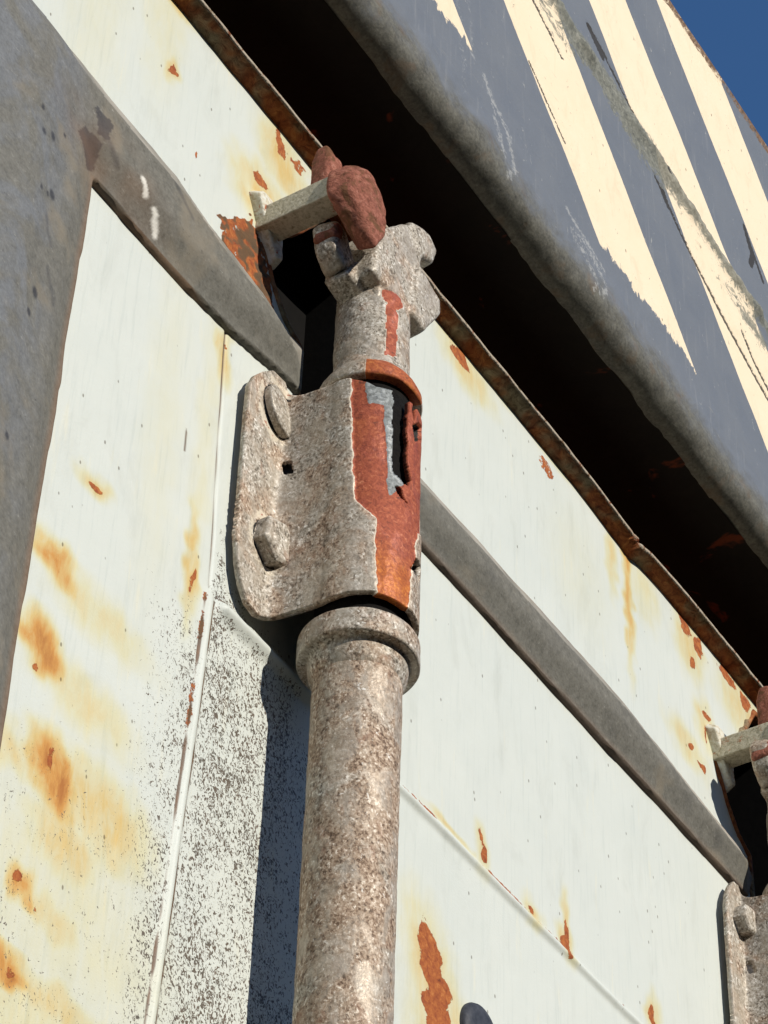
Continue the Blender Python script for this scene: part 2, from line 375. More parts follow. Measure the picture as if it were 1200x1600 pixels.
def cast(o, voxel=.8, smooth=6, lump=.8, grow=0.0):
    """melt the hulls of one part into one cast-looking lump (fixed mesh)"""
    m = o.modifiers.new('r', 'REMESH'); m.mode = 'VOXEL'; m.voxel_size = voxel * MM; m.use_smooth_shade = True
    m = o.modifiers.new('s', 'SMOOTH'); m.iterations = smooth; m.factor = .5
    if lump:
        m = o.modifiers.new('d', 'DISPLACE'); m.texture = TEX; m.strength = lump * MM; m.mid_level = .5; m.texture_coords = 'GLOBAL'
    if grow:
        m = o.modifiers.new('g', 'DISPLACE'); m.strength = grow * MM; m.mid_level = 0.0        # give back what the smoothing ate
    dg = bpy.context.evaluated_depsgraph_get(); me = bpy.data.meshes.new_from_object(o.evaluated_get(dg))
    o.modifiers.clear(); o.data = me
    return o
def copy_thing(root, dx, label):
    c = root.copy(); COL.objects.link(c); c.location.x += dx * MM; c['label'] = label
    for ch in root.children:
        k = ch.copy(); COL.objects.link(k); k.parent = c
        for gch in ch.children:
            q = gch.copy(); COL.objects.link(q); q.parent = k
    return c

# ------------------------------------------------------------------ ground
GZ = -2080.0
me = mesh('ground', [(-9e5, -9e5, GZ), (9e5, -9e5, GZ), (9e5, 9e5, GZ), (-9e5, 9e5, GZ)], [(0, 1, 2, 3)])
gr = put('ground', me, 'asphalt', smooth=False); gr['kind'] = 'structure'

# added unseen shed opposite the door: blocks sky light to deepen its shadows
shed = empty('added_shade_shed', (0, -6200, GZ), 'added dark corrugated shed, out of view across the yard, deepening the shadows on the door', 'shed')
cx_ = np.arange(-18000, 18001, 70.0); ph = (np.arange(len(cx_)) % 4); cy_ = -5000 - np.where((ph == 1) | (ph == 2), 36.0, 0.0)
V = np.stack([np.stack([cx_, cy_, np.full(len(cx_), zz_)], -1) for zz_ in (GZ, GZ + 3950)], 1)
put('corrugated_wall', mesh('corrugated_wall', V, gridfaces(len(cx_), 2, flip=True), (0, -6200, GZ)), 'shed', shed, smooth=False)
put('roof', hulls([[(-18200, -4900, GZ + 3960), (18200, -4900, GZ + 3960), (-18200, -4900, GZ + 4020), (18200, -4900, GZ + 4020), (-18200, -8400, GZ + 3800), (18200, -8400, GZ + 3800), (-18200, -8400, GZ + 3740), (18200, -8400, GZ + 3740)]], (0, -6200, GZ)), 'shed', shed, smooth=False)
put('rear_wall', hulls([boxp(-18000, 18000, -8300, -8250, GZ, GZ + 3730)], (0, -6200, GZ)), 'shed', shed, smooth=False)

# ------------------------------------------------------------------ wear painting on the white sheets
# (x, z, half width, half height, lean, amount)  in mm on the door plane
RUST = [(101, 33, 8, 9, .3, 1.1), (106, 19, 9, 12, .3, 1.25), (109, 2, 10, 12, .2, 1.3), (112, -18, 11, 14, .1, 1.2),
        (141, 99, 3.0, 5.5, 0, 1.0), (139, 105, 2, 5, 0, .8), (209, 104, 1.8, 8, 0, 1.0), (210, 94, 3.2, 5, 0, .95), (182, 96, 2.6, 3.5, 0, .8),
        (287, 102, 2.5, 8, 0, .8), (-65, 93, 1.8, 8, 0, .62), (-126, -32, 2.6, 6, .1, .62),
        (-133, -81, 2.4, 4, 0, .66), (-124, -86, 1.4, 2.5, 0, .6), (-132, -112, 3, 2.5, 0, .55), (-122, 91, 5, 2.2, -.3, .7), (-140, -2, 3, 3, 0, .6),
        (-110, 335, 1.6, 4, 0, .75), (-87, 303, 1.4, 3.5, 0, .75), (-58, 219, 1.3, 1.6, 0, .8), (-33, 369, 4, 7, .3, .75), (-45, 333, 6, 3, 0, .75),
        (-20, 368, 8, 4, 0, .55), (118, 371, 10, 5, .4, .68), (200, 366, 7, 5, 0, .6), (345, 372, 8, 6, .3, .72), (360, 368, 5, 8, 0, .7), (395, 372, 12, 5, 0, .75),
        (415, 368, 6, 8, 0, .75), (352, 352, 2, 5, 0, .7), (366, 326, 5, 2.5, 0, .8), (361, 312, 1.8, 8, 0, .7), (345, 291, 4, 2, 0, .75), (356, 286, 5, 3, -.3, .8)]
STAIN = [(282, 345, 4.5, 40, 0, .55), (282, 372, 5, 14, 0, .7), (265, 360, 5, 22, 0, .32), (300, 360, 14, 16, 0, .2), (350, 362, 14, 18, 0, .35),
         (410, 360, 25, 18, 0, .3), (125, 368, 20, 12, .2, .36), (-59, 212, 4.5, 13, 0, .42), (-58, 220, 4, 5, 0, .3), (-45, 322, 18, 16, 0, .42),
         (-30, 360, 16, 18, .2, .4), (-110, 337, 4, 9, 0, .4), (-136, 43, 10, 8, .3, .78), (-112, 38, 24, 9, .1, .26), (-138, 7, 10, 10, .3, .85), (-114, 0, 24, 10, .1, .27),
         (-124, -36, 11, 13, .2, .92), (-100, -36, 24, 15, 0, .40), (-116, -58, 18, 13, 0, .36), (-131, -83, 6, 6.5, .2, .85), (-117, -86, 14, 7, 0, .34), (-134, -113, 11, 6, .2, .9),
         (-108, -114, 26, 8, 0, .36), (-112, -80, 46, 30, 0, .14), (-115, -130, 46, 24, 0, .2), (-150, -40, 12, 8, 0, .35), (-135, -150, 20, 10, 0, .5),
         (104, 18, 16, 26, .3, .38), (114, -12, 20, 22, .2, .42), (120, 5, 14, 14, 0, .3), (140, 101, 5, 10, 0, .4), (210, 106, 3, 14, 0, .4), (210, 98, 6, 8, 0, .4),
         (116, 94, 16, 2.5, 0, .35), (182, 95, 6, 6, 0, .4), (288, 100, 6, 13, 0, .4), (-66, 100, 4, 26, 0, .42), (-65, 92, 3.5, 10, 0, .6), (-122, 91, 8, 4, 0, .4),
         (-160, 330, 18, 60, 0, .08), (-118, 360, 12, 40, 0, .12), (-70, 250, 8, 8, 0, .1), (340, 290, 18, 10, .3, .28), (362, 318, 10, 14, 0, .34), (230, 320, 25, 30, 0, .06), (-90, 150, 10, 70, 0, .07), (-65, 160, 6, 70, 0, .10)]
POCKET = [(-40, 303), (-14, 329), (12, 368), (46, 372), (46, 216), (-8, 216), (-8, 262), (-20, 268), (-31, 281), (-38, 296)]
PDX = 413
def in_pocket(x, z):
    j = .8 * vnoise(x, z, 5, 40)
    return inpoly(x + j, z + j, POCKET) | inpoly(x + j - PDX, z + j, POCKET)
def keep_faces(bad): return ~(bad[:-1, :-1] | bad[1:, :-1] | bad[:-1, 1:] | bad[1:, 1:])
def blob(x, z, lst, soft):
    v = np.zeros(np.shape(x))
    for (cx, cz, rx, rz, ln, a) in lst:
        dx = x - cx + (z - cz) * ln; d = np.hypot(dx / rx, (z - cz) / rz)
        v = np.maximum(v, a * (1 - sstep(1 - soft, 1 + soft, d)))
    return v
SEAMX = lambda z: -54.0 + np.where(z < 92, (z - 92) * .052, -(z - 92) * .032)
def white_wear(x, z):
    w = np.zeros(np.shape(x) + (4,))
    jx = x + 3 * vnoise(x, z, 6, 3); jz = z + 3 * vnoise(x, z, 6, 5)
    w[..., 0] = blob(jx, jz, RUST, .45)
    w[..., 1] = blob(jx, jz, STAIN, .85)
    return w

# ------------------------------------------------------------------ container (frame, header, body)
cont = empty('shipping_container', (0, 600, GZ), 'weathered white high container with black and cream striped header beam above the door', 'container')
CB = (0, 600, GZ)
# header strip between the door seal and the drip lip
xs = np.arange(-300, 520, 1.6); zs = np.arange(242, 381, 1.6)
X, Z = np.meshgrid(xs, zs, indexing='ij'); w = white_wear(X, Z)
patch = inpoly(X + 1.5 * vnoise(X, Z, 4, 9), Z + 2 * vnoise(X, Z, 4, 8), [(-72, 283), (-66, 287), (-56, 297), (-50, 303), (-43, 298), (-37, 288), (-30, 272), (-26, 262), (-60, 262)])
w[..., 0] = np.maximum(w[..., 0], patch * (.85 + .4 * vnoise(X, Z, 3, 4)))
w[..., 3] = np.maximum(w[..., 3], patch * np.clip(.55 + 1.0 * vnoise(X, Z, 3.0, 14), 0, 1))
edge = sstep(372, 380, Z + 4 * vnoise(X, Z, 18, 21)); w[..., 0] = np.maximum(w[..., 0], edge * (.45 + .35 * vnoise(X, Z, 25, 22)))
w[..., 1] = np.maximum(w[..., 1], edge * .4)
Y = .5 * fbm(X, Z, 60, 2) + patch * (.6 * vnoise(X, Z, 2.5, 31))
put('header_strip', mesh('header_strip', np.stack([X, Y, Z], -1), gridfaces(len(xs), len(zs), keep=keep_faces(in_pocket(X, Z))), CB, w), 'white', cont)
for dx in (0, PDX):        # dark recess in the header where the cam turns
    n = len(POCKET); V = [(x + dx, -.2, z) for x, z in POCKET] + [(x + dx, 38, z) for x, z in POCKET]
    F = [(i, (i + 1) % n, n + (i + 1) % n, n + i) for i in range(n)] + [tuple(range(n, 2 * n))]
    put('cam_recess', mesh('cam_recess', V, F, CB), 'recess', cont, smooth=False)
    pts = np.array(POCKET, float); q = []                      # rolled rim of the recess
    for i in range(n):
        a, b = pts[i], pts[(i + 1) % n]; k = max(2, int(np.linalg.norm(b - a) / 2.5)); q += [a + (b - a) * t / k for t in range(k)]
    q = np.array(q); tg_ = np.roll(q, -1, 0) - np.roll(q, 1, 0); tg_ /= np.linalg.norm(tg_, axis=1)[:, None]; no = np.stack([-tg_[:, 1], tg_[:, 0]], -1)
    wob_ = 1 + .5 * vnoise(q[:, 0], q[:, 1], 6, 3)
    V = np.stack([np.stack([q[:, 0] + no[:, 0] * o_ * wob_ + dx, np.full(len(q), y_), q[:, 1] + no[:, 1] * o_ * wob_], -1) for o_, y_ in ((-.6, 5), (-.8, 0), (-.2, -1.1), (1.2, -1.3), (2.6, -.7), (3.4, 1.2))], 1)
    put('recess_rim', mesh('recess_rim', V, gridfaces(len(q), 6, closed=True), CB), 'lip', cont)
# rusted drip lip: a folded bar with a dented edge
xs = np.arange(-300, 520, 2.0)
zc = 379 + .8 * fbm(xs, xs * 0, 90, 5) + .4 * fbm(xs, xs * 0 + 9, 12, 6)
zc += -2.2 * np.exp(-((xs - 283) / 7) ** 2) - 3.0 * np.exp(-((xs - 275) / 30) ** 2)
yo = -8.8 + .3 * fbm(xs, xs * 0, 10, 8) + 1.6 * np.exp(-((xs - 280) / 5) ** 2) * vnoise(xs, xs * 0, 3, 2)
sec = [(1.5, -2.6), (0, -2.6), (-2.0, -1.4), (None, -.2), (None, 1.5), (-7.2, 2.0), (34, 2.0)]
V = np.zeros((len(xs), len(sec), 3))
for k, (y, dz) in enumerate(sec):
    V[:, k, 0] = xs; V[:, k, 1] = yo if y is None else y; V[:, k, 2] = zc + dz
put('drip_lip', mesh('drip_lip', V, gridfaces(len(xs), len(sec), flip=True), CB), 'lip', cont)
# dark recess: back wall and soffit
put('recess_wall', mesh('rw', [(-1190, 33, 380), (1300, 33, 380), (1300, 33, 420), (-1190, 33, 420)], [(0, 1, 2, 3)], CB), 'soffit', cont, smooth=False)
# striped beam: rolled bottom edge, face, weld ridge, top edge
prof = [(-36, 417.4)]
for k in range(1, 11):
    a = math.radians(9 * k); prof.append((-38 - 12 * math.sin(a), 429 - 12 * math.cos(a)))
pz = np.arange(430.5, 789, 1.7)
xs = np.arange(-70, 480, 1.7)
PY = np.concatenate([[p[0] for p in prof], np.full(len(pz), -50.0), [-50, -49, -46, -40, 10]]); PZ = np.concatenate([[p[1] for p in prof], pz, [790, 792.5, 794.5, 795, 795]])
X, J = np.meshgrid(xs, np.arange(len(PY)), indexing='ij'); Y = PY[J].copy(); Z = PZ[J].copy()
wob = sstep(440, 470, Z)
edgew = (1 - sstep(430, 475, Z)) * (Y < -20)
Y += edgew * (1.6 * fbm(X, Z, 26, 3) + .5 * fbm(X, Z, 5, 13)); Z += edgew * 1.6 * fbm(X, Z, 34, 7)
zr = 622 - .11 * (X - 130) + 3 * fbm(X, X * 0, 60, 9)
face = (Y < -45)
dz = Z - zr
ridge = np.exp(-(dz / 7.5) ** 2)
Y += face * (-3.0 * ridge * (1 + .8 * fbm(X, Z, 9, 12)) + 1.5 * sstep(-4, 4, dz) * (Z < 790) + .8 * fbm(X, Z, 70, 4))
w = np.zeros(X.shape + (4,))
w[..., 0] = face * np.clip(np.exp(-((dz - 1) / (12 + 5 * vnoise(X, X * 0, 40, 4))) ** 2) * 1.1 + np.exp(-((dz + 20) / 12) ** 2) * .62 * (.6 + .6 * vnoise(X, Z, 45, 6)), 0, 1)
cracks = [[(238, 591), (248, 585), (262, 575), (285, 563), (310, 551), (345, 538), (400, 520)], [(168, 648), (180, 646), (200, 636), (226, 622), (252, 609)], [(60, 622), (90, 605), (118, 590), (134, 581)],
          [(100, 540), (122, 522), (134, 512)], [(130, 690), (138, 684), (146, 676)], [(338, 560), (352, 548), (380, 534)]]
wid = [2.6, 2.6, 2.2, 1.6, 2.6, 2.4]
for c, q in zip(cracks, wid):
    d = segdist(X, Z, c); w[..., 1] = np.maximum(w[..., 1], face * (1 - sstep(q * .1, q * 1.5, d)) * (.85 if q > 1 else .6))
    Y += face * (1.0 if q > 2 else 0) * (1 - sstep(0, q, d))
for c, q in (([(246, 586), (251, 581)], 5.0), ([(170, 647), (183, 638)], 5.0), ([(358, 668), (366, 650), (362, 640)], 4), ([(360, 666), (378, 640)], 3.0)):
    w[..., 1] = np.maximum(w[..., 1], face * (1 - sstep(q * .4, q, segdist(X, Z, c))))
drips = [[(57, 480), (62, 470), (69, 452), (73, 441)], [(62, 470), (76, 463), (81, 450), (83, 440), (78, 428)], [(140, 452), (152, 446), (163, 436), (160, 428)], [(148, 455), (166, 448), (172, 440), (166, 430)],
         [(28, 520), (33, 495), (36, 470), (39, 450)], [(136, 462), (150, 458), (170, 452)], [(-30, 470), (-20, 455)], [(38, 530), (44, 505), (45, 480)]]
for k, c in enumerate(drips):
    w[..., 2] = np.maximum(w[..., 2], (1 - sstep(.0, 5.5, segdist(X + 1.5 * vnoise(X, Z, 6, 8), Z, c))) * (.66 if k not in (4, 7) else .42))
w[..., 3] = sstep(778, 792, Z + 4 * fbm(X, Z, 30, 8)) * .9
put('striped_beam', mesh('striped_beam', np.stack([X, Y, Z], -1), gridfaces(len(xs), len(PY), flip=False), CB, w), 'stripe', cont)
sx_ = np.arange(-1210, 1251, 6.0); sy_ = np.array([34, 15, 0, -12, -24, -32, -36.5])
X, Y = np.meshgrid(sx_, sy_, indexing='ij')
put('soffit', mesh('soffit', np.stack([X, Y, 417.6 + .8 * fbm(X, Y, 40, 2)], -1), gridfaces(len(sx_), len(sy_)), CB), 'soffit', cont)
# the rest of the beam to both corners, roof and side walls
def loft_x(x0, x1):
    n = len(prof) + 6; py = [p[0] for p in prof] + [-50, -50, -49, -46, -40, 10]; pz_ = [p[1] for p in prof] + [600, 790, 792.5, 794.5, 795, 795]
    V = [(x, a, b) for x in (x0, x1) for a, b in zip(py, pz_)]
    return mesh('beam_end', V, gridfaces(2, n), CB, np.zeros((2 * n, 4)))
put('beam_end', loft_x(-1210, -70), 'stripe', cont, smooth=False); put('beam_end', loft_x(480, 1250), 'stripe', cont, smooth=False)
def boxm(x0, x1, y0, y1, z0, z1, base): 
    return hulls([boxp(x0, x1, y0, y1, z0, z1)], base)
put('roof', boxm(-1210, 1250, 10.5, 6000, 770, 794, CB), 'white', cont, smooth=False)
put('side_wall', boxm(-1210, -1170, 40, 6000, GZ + 160, 769, CB), 'white', cont, smooth=False)
put('side_wall', boxm(1210, 1250, 40, 6000, GZ + 160, 769, CB), 'white', cont, smooth=False)
put('corner_post', boxm(-1230, -1150, -20, 38, GZ, 416, CB), 'white', cont, smooth=False)
put('corner_post', boxm(1190, 1270, -20, 38, GZ, 416, CB), 'white', cont, smooth=False)
put('door_sill', boxm(-1149, 1189, -20, 38, GZ, GZ + 120, CB), 'white', cont, smooth=False)
put('header_strip_end', boxm(-1149, -301, 0, 30, 215, 380, CB), 'white', cont, smooth=False)
put('header_strip_end', boxm(521, 1189, 0, 30, 215, 380, CB), 'white', cont, smooth=False)

# ------------------------------------------------------------------ the door
door = empty('container_door', (500, 10, GZ + 130), 'white painted steel container door with rust stains behind the vertical locking rods', 'door')
DB = (500, 10, GZ + 130)
def dens(a, b, step, mid, half, fine):
    return np.unique(np.round(np.concatenate([np.arange(a, mid - half, step), np.arange(mid - half, mid + half, fine), np.arange(mid + half, b + step, step)]), 3))
xs = dens(-190, 500, 1.6, -57, 16, .6); zs = dens(-190, 238, 1.6, 90, 10, .6)
X, Z = np.meshgrid(xs, zs, indexing='ij')
sx = SEAMX(Z); dxs = X - sx
low = sstep(96, 88, Z)
rv = np.exp(-(dxs / 2.0) ** 2) * low                              # upright pressed rib
dzr = Z - 90 - .5 * fbm(X, X * 0, 40, 3)
rh = np.exp(-(dzr / 2.1) ** 2) * sstep(-52, -47, X)                 # level pressed rib
gv = np.exp(-(dxs / .8) ** 2) * sstep(92, 97, Z)                    # thin lap line above it
rsh = np.exp(-(dzr / 3.6) ** 2) * sstep(-52, -46, X) * sstep(40, 10, X)
Y = -np.maximum(1.7 * np.maximum(rv, rh), 3.2 * rsh) + .9 * gv + .7 * fbm(X, Z, 80, 1) + .12 * fbm(X, Z, 12, 2)
w = white_wear(X, Z)
w[..., 3] = np.maximum(gv * (.75 + .3 * vnoise(X, Z, 14, 4)), np.exp(-((dxs + 2.6) / .75) ** 2) * low * (.85 + .5 * vnoise(X, Z, 7, 6)))
w[..., 3] = np.maximum(w[..., 3], np.exp(-((dxs - 2.6) / .8) ** 2) * low * (.75 + .5 * vnoise(X, Z, 9, 7)))
w[..., 3] = np.maximum(w[..., 3], np.exp(-((dzr - 2.4) / .8) ** 2) * sstep(-52, -47, X) * sstep(0, -20, X) * .95)
w[..., 3] = np.maximum(w[..., 3], np.exp(-((dzr + 2.9) / .7) ** 2) * sstep(30, 40, X) * (.25 + .2 * vnoise(X, Z, 8, 5)))  # shade below the level rib, painted as a faint dark line
w[..., 3] = np.maximum(w[..., 3], (1 - sstep(.5, 1.5, segdist(X, Z, [(-77, 157), (-76, 156), (-76, 146)]))) * .7)
w[..., 0] = np.maximum(w[..., 0], np.exp(-((dxs + 2.8) / 1.8) ** 2) * low * (.42 + .4 * vnoise(X, Z, 10, 9)) * sstep(-60, 60, Z))
w[..., 0] = np.maximum(w[..., 0], np.exp(-((dzr - 3.0) / 1.6) ** 2) * sstep(60, 80, X) * (.30 + .42 * vnoise(X, Z, 16, 19)))
s1 = sstep(-60, -50, X) * sstep(122, 96, Z + .2 * (X + 55)) * .92 * sstep(-4, -22, X - 20)
s2 = sstep(-112, -62, X) * sstep(112, 52, Z) * .8
s3 = sstep(20, -50, Z) * sstep(-30, -80, X) * .42 * sstep(-160, -140, X)
s4 = np.exp(-((dxs - 6) / 5) ** 2) * sstep(88, 98, Z) * sstep(140, 108, Z) * .9
w[..., 2] = np.clip(np.maximum.reduce([s1, s2, s3, s4]) * (1 + .25 * fbm(X, Z, 30, 12)), 0, 1) * (X < 25)
w[..., 2] *= 1 - .8 * np.maximum(rv, rh * (X < 20))
put('door_panel', mesh('door_panel', np.stack([X, Y, Z], -1), gridfaces(len(xs), len(zs), keep=keep_faces(in_pocket(X, Z))), DB, w), 'white', door)
put('lower_panel', boxm(-185, 1185, 4.5, 34, GZ + 130, -190.5, DB), 'white', door, smooth=False)
put('outer_panel', boxm(500.5, 1185, 0, 34, -190, 247, DB), 'white', door, smooth=False)
put('panel_core', boxm(-185, 500, 4.5, 30, -190, 214, DB), 'white', door, smooth=False)

# rubber seals as relief over the door edge
def seal(name, xs, zs, dist_in, hfun, extra=None):
    X, Z = np.meshgrid(xs, zs, indexing='ij'); d = dist_in(X, Z)
    h = hfun(X, Z, d); ok = d > 0
    e_ = sstep(-.9, .9, d); Y = -h * e_ + 5.0 * (1 - e_)
    inside = d > -2.6
    k = inside[:-1, :-1] | inside[1:, :-1] | inside[:-1, 1:] | inside[1:, 1:]
    w = np.zeros(X.shape + (4,))
    if extra: extra(X, Z, d, w, Y)
    me = mesh(name, np.stack([X, Y, Z], -1), gridfaces(len(xs), len(zs), keep=k), DB, w)
    bm = bmesh.new(); bm.from_mesh(me); bmesh.ops.delete(bm, geom=[v for v in bm.verts if not v.link_faces], context='VERTS'); bm.to_mesh(me); bm.free()
    return put(name, me, 'rubber', door)
def topz(X): return np.interp(X, [-260, -194, -101, -78, -39, -20, 20, 84, 264, 343, 395, 500], [283, 281, 277.5, 272, 267, 261, 262, 264, 268, 262, 258, 260]) + .6 * fbm(X, X * 0, 25, 3)
def botz(X): return np.interp(X, [-260, -150, -120, -89, -50, -14, 20, 84, 383, 500], [224, 225, 224, 223.5, 228, 233, 228, 223.5, 229.5, 226]) + .7 * fbm(X, X * 0, 18, 5)
def dist_left(X, Z):
    dh = np.minimum(np.minimum(topz(X) - Z, Z - botz(X)), np.minimum(-9 - X, (-8.5 - X) * .9 - np.abs(Z - 246) * .42 + 5))
    vr = -149.0 - .012 * (220 - Z) + .7 * fbm(Z, Z * 0, 30, 6)
    dv = np.minimum(vr - X, topz(X) - Z)
    k = 2.5; hh = np.clip(.5 + .5 * (dv - dh) / k, 0, 1)
    return dh * (1 - hh) + dv * hh + k * hh * (1 - hh)
def h_left(X, Z, d):
    top = topz(X) - Z
    h = 3.0 + 5.5 * sstep(0, 18, d)
    h = np.where(top < 16, np.minimum(h, 1.2 + 6.0 * np.clip(top / 16, 0, 1)), h)
    h += 6.0 * sstep(-160, -200, X) * sstep(0, 40, d)
    return h + .6 * fbm(X, Z, 40, 4) + .12 * fbm(X, Z, 6, 5)
def ex_left(X, Z, d, w, Y):
    top = topz(X) - Z
    w[..., 0] = sstep(17, 11, top) * np.clip(.55 + .5 * fbm(X, Z, 14, 3), 0, 1) * sstep(-185, -165, X)
    w[..., 1] = np.maximum(sstep(7, 0, d) * .55 * (Z < 225), .55 * np.exp(-(((X + 145) / 26) ** 2 + ((Z - 232) / 14) ** 2)) * (.6 + .6 * vnoise(X, Z, 8, 2)))
    sq = inpoly(X, Z, [(-168, 230), (-164, 238), (-153, 239), (-151, 228), (-156, 222)])
    sq2 = inpoly(X + vnoise(X, Z, 3, 4), Z + vnoise(X, Z, 3, 5), [(-160, 252), (-156, 258), (-149, 252), (-151, 243), (-156, 241)])
    w[..., 2] = np.maximum(sq * .7, (sq2 & (vnoise(X, Z, 5, 8) > -.1)) * .7)
    for cx, cz, r in ((-184, 208, 2.2), (-178, 183, 2.6), (-190, 204, 1.6), (-193, 214, 1.5), (-186, 178, 1.3), (-181, 180, 1.3), (-176, 218, 1.2), (-180, 120, 2), (-178, 132, 2.5), (-181, 60, 1.8)):
        w[..., 2] = np.maximum(w[..., 2], .8 * (1 - sstep(.5, 1, np.hypot((X - cx) / r, (Z - cz) / r / 1.2))))
    for seg in ([(-173, 150), (-166, 138)], [(-180, 170), (-174, 160)], [(-153, 245), (-142, 237)], [(-112, 262), (-96, 252)]):
        w[..., 2] = np.maximum(w[..., 2], .4 * (1 - sstep(.3, 2.0, segdist(X + vnoise(X, Z, 4, 3), Z, seg))))
    for seg in ([(-128, 243), (-125, 238)], [(-118, 236), (-112, 229)], [(-43, 257), (-42, 255)]):
        w[..., 3] = np.maximum(w[..., 3], .95 * (1 - sstep(.8, 1.9, segdist(X, Z, seg) + .7 * vnoise(X, Z, 2, 3))))
seal('rubber_seal', np.arange(-262, -5, .9), np.arange(-190, 287, .9), dist_left, h_left, ex_left)
def mk_right(xa, xb):
    def dist(X, Z):
        return np.minimum(np.minimum(topz(X) - Z, Z - botz(X)), np.minimum(X - xa, (xb - X) * .9 - np.abs(Z - 244) * .40 + 4))
    def h(X, Z, d):
        top = topz(X) - Z; q = 3.0 + 5.5 * sstep(0, 18, d); q = np.where(top < 14, np.minimum(q, 1.2 + 6.0 * np.clip(top / 14, 0, 1)), q)
        return q + .5 * fbm(X, Z, 40, 8) + .12 * fbm(X, Z, 6, 5)
    def ex(X, Z, d, w, Y):
        w[..., 0] = sstep(15, 10, topz(X) - Z) * np.clip(.65 + .5 * fbm(X, Z, 14, 3), 0, 1)
        w[..., 1] = .3 * sstep(5, 0, d)
        w[..., 2] = np.maximum(.35 * np.clip(fbm(X, Z, 16, 33), 0, 1), .6 * sstep(2.2, .2, Z - botz(X)))  # mottling, plus shade under the seal painted as a dark lower edge
    return dist, h, ex
for a, b in ((30, 396), (445, 1180)):
    q = mk_right(a, b); seal('rubber_seal', np.arange(a - 3, min(b + 4, 520), .9), np.arange(214, 271, .9), *q)
# dark round plug near the bottom edge
pl = lathe([(.01, 3.2), (9, 3.0), (12.2, 2.2), (13.0, .8), (13.0, -1.5)], 0, 0, 40)
for v in pl.vertices: v.co = Vector((v.co.x, -v.co.z, v.co.y)) + (Vector((137, 0, 11)) - Vector(DB)) * MM
put('plug', pl, 'plug', door)

# the other leaf, beyond the wide seal
leaf = empty('container_door', (-700, 10, GZ + 130), 'second white door leaf past the wide rubber seal at the left edge', 'door')
put('door_panel', boxm(-1145, -200, .5, 34, GZ + 130, 214, (-700, 10, GZ + 130)), 'white', leaf, smooth=False)

# ------------------------------------------------------------------ locking rod with cam
rod = empty('locking_rod', (0, -30, GZ + 200), 'mottled rust-brown upright locking rod in the middle of the picture, cam hooked on its top', 'locking rod', 'locking rods on the door')
RB = (0, -30, GZ + 200)
put('tube', lathe([(16.6, 112), (16.6, 80), (16.7, -300), (16.7, GZ + 200)], 0, -30, 96, .22, RB, 3, rowstep=None), 'galv', rod)
z_ = np.concatenate([np.arange(112, -320, -2.0), [GZ + 200]])
rod.children[0].data = lathe([(16.65, z) for z in z_], 0, -30, 96, .28, RB, 3); rod.children[0].data.materials.append(M['galv'])
rod.children[0].data.polygons.foreach_set('use_smooth', np.ones(len(rod.children[0].data.polygons), bool))
put('collar', lathe([(15, 94.8), (21.8, 94.6), (22.7, 94), (22.9, 93), (22.9, 84.5), (22.4, 83.7), (19.2, 83.4), (18.7, 82), (18.5, 79), (17.6, 76), (16.6, 74), (16, 73)], 0, -30, 120, .22, RB, 5, rowstep=.8), 'collar', rod)
TUBE = [(-52, 277), (-30, 279), (-5, 273), (-7, 267), (-19, 264), (-15, 262), (-17, 236), (-35, 235), (-36, 259), (-35, 266), (-48, 271)]
SKIRT = [(-62, 228.5), (-48, 229.5), (-20, 229), (8, 229), (22, 224), (22, 212), (-30, 212), (-62, 216)]
def wear_top(td, z):
    w = np.zeros(td.shape + (4,)); j = 3 * vnoise(td, z, 4, 3)
    a = inpoly(td + j, z + j * .4, TUBE); b = inpoly(td + j * .5, z, SKIRT)
    w[..., 0] = (a | b) * 1.0; w[..., 1] = b * np.clip(.55 + .6 * fbm(td, z, 20, 6), 0, 1); return w
put('cam_socket', lathe([(14.0, 218), (20.6, 218), (21.2, 219), (20.8, 223), (19.0, 227), (16.6, 230.5), (15.6, 235), (15.6, 268), (15.0, 273), (13.2, 277), (9, 279.5), (.5, 280)], 0, -30, 160, .45, RB, 8, wear_top, rowstep=.8), 'rodtop', rod)
A = [(-21, 274), (-19, 288), (-13, 308), (4, 328), (12, 333), (18, 331), (16, 308), (14, 272)]
B = [(6, 331), (14, 335), (21, 337), (28, 332), (25, 322), (12, 316)]
Cc = [(11, 309), (19, 304), (30, 302), (30, 294), (17, 271), (7, 274)]
cam_sets = [prism(A, -24, -42, .06), prism(B, -24, -43, .08), prism(Cc, -22, -44, .08),
            boxp(-12, 12, -40, -20, 268, 290),
            prism([(-26, 273), (-8, 270), (-8, 281), (-20, 285)], -23, -34, .1),
            prism([(-27, 274), (-19, 284), (-28, 298), (-34, 299), (-38, 293), (-35, 281)], -24, -33, .15)]
co = put('cam', hulls(cam_sets, RB), 'cam', rod)
cast(co, .7, 34, .7, 1.0)
# worn red tip of the cam finger
tip = put('worn_tip', hulls([prism([(-38, 285), (-36, 296), (-30, 296), (-31, 286)], -25, -33.8, .3)], RB), 'keeper', co); cast(tip, .5, 24, .5, .9)
for q in (co, tip): q.matrix_parent_inverse = Matrix()
put('slot_shade_liner', lathe([(17.2, 219), (17.2, 96)], 0, -30, 48, 0, RB), 'dark', rod)  # black liner behind the slot, painting in the hollow's shade

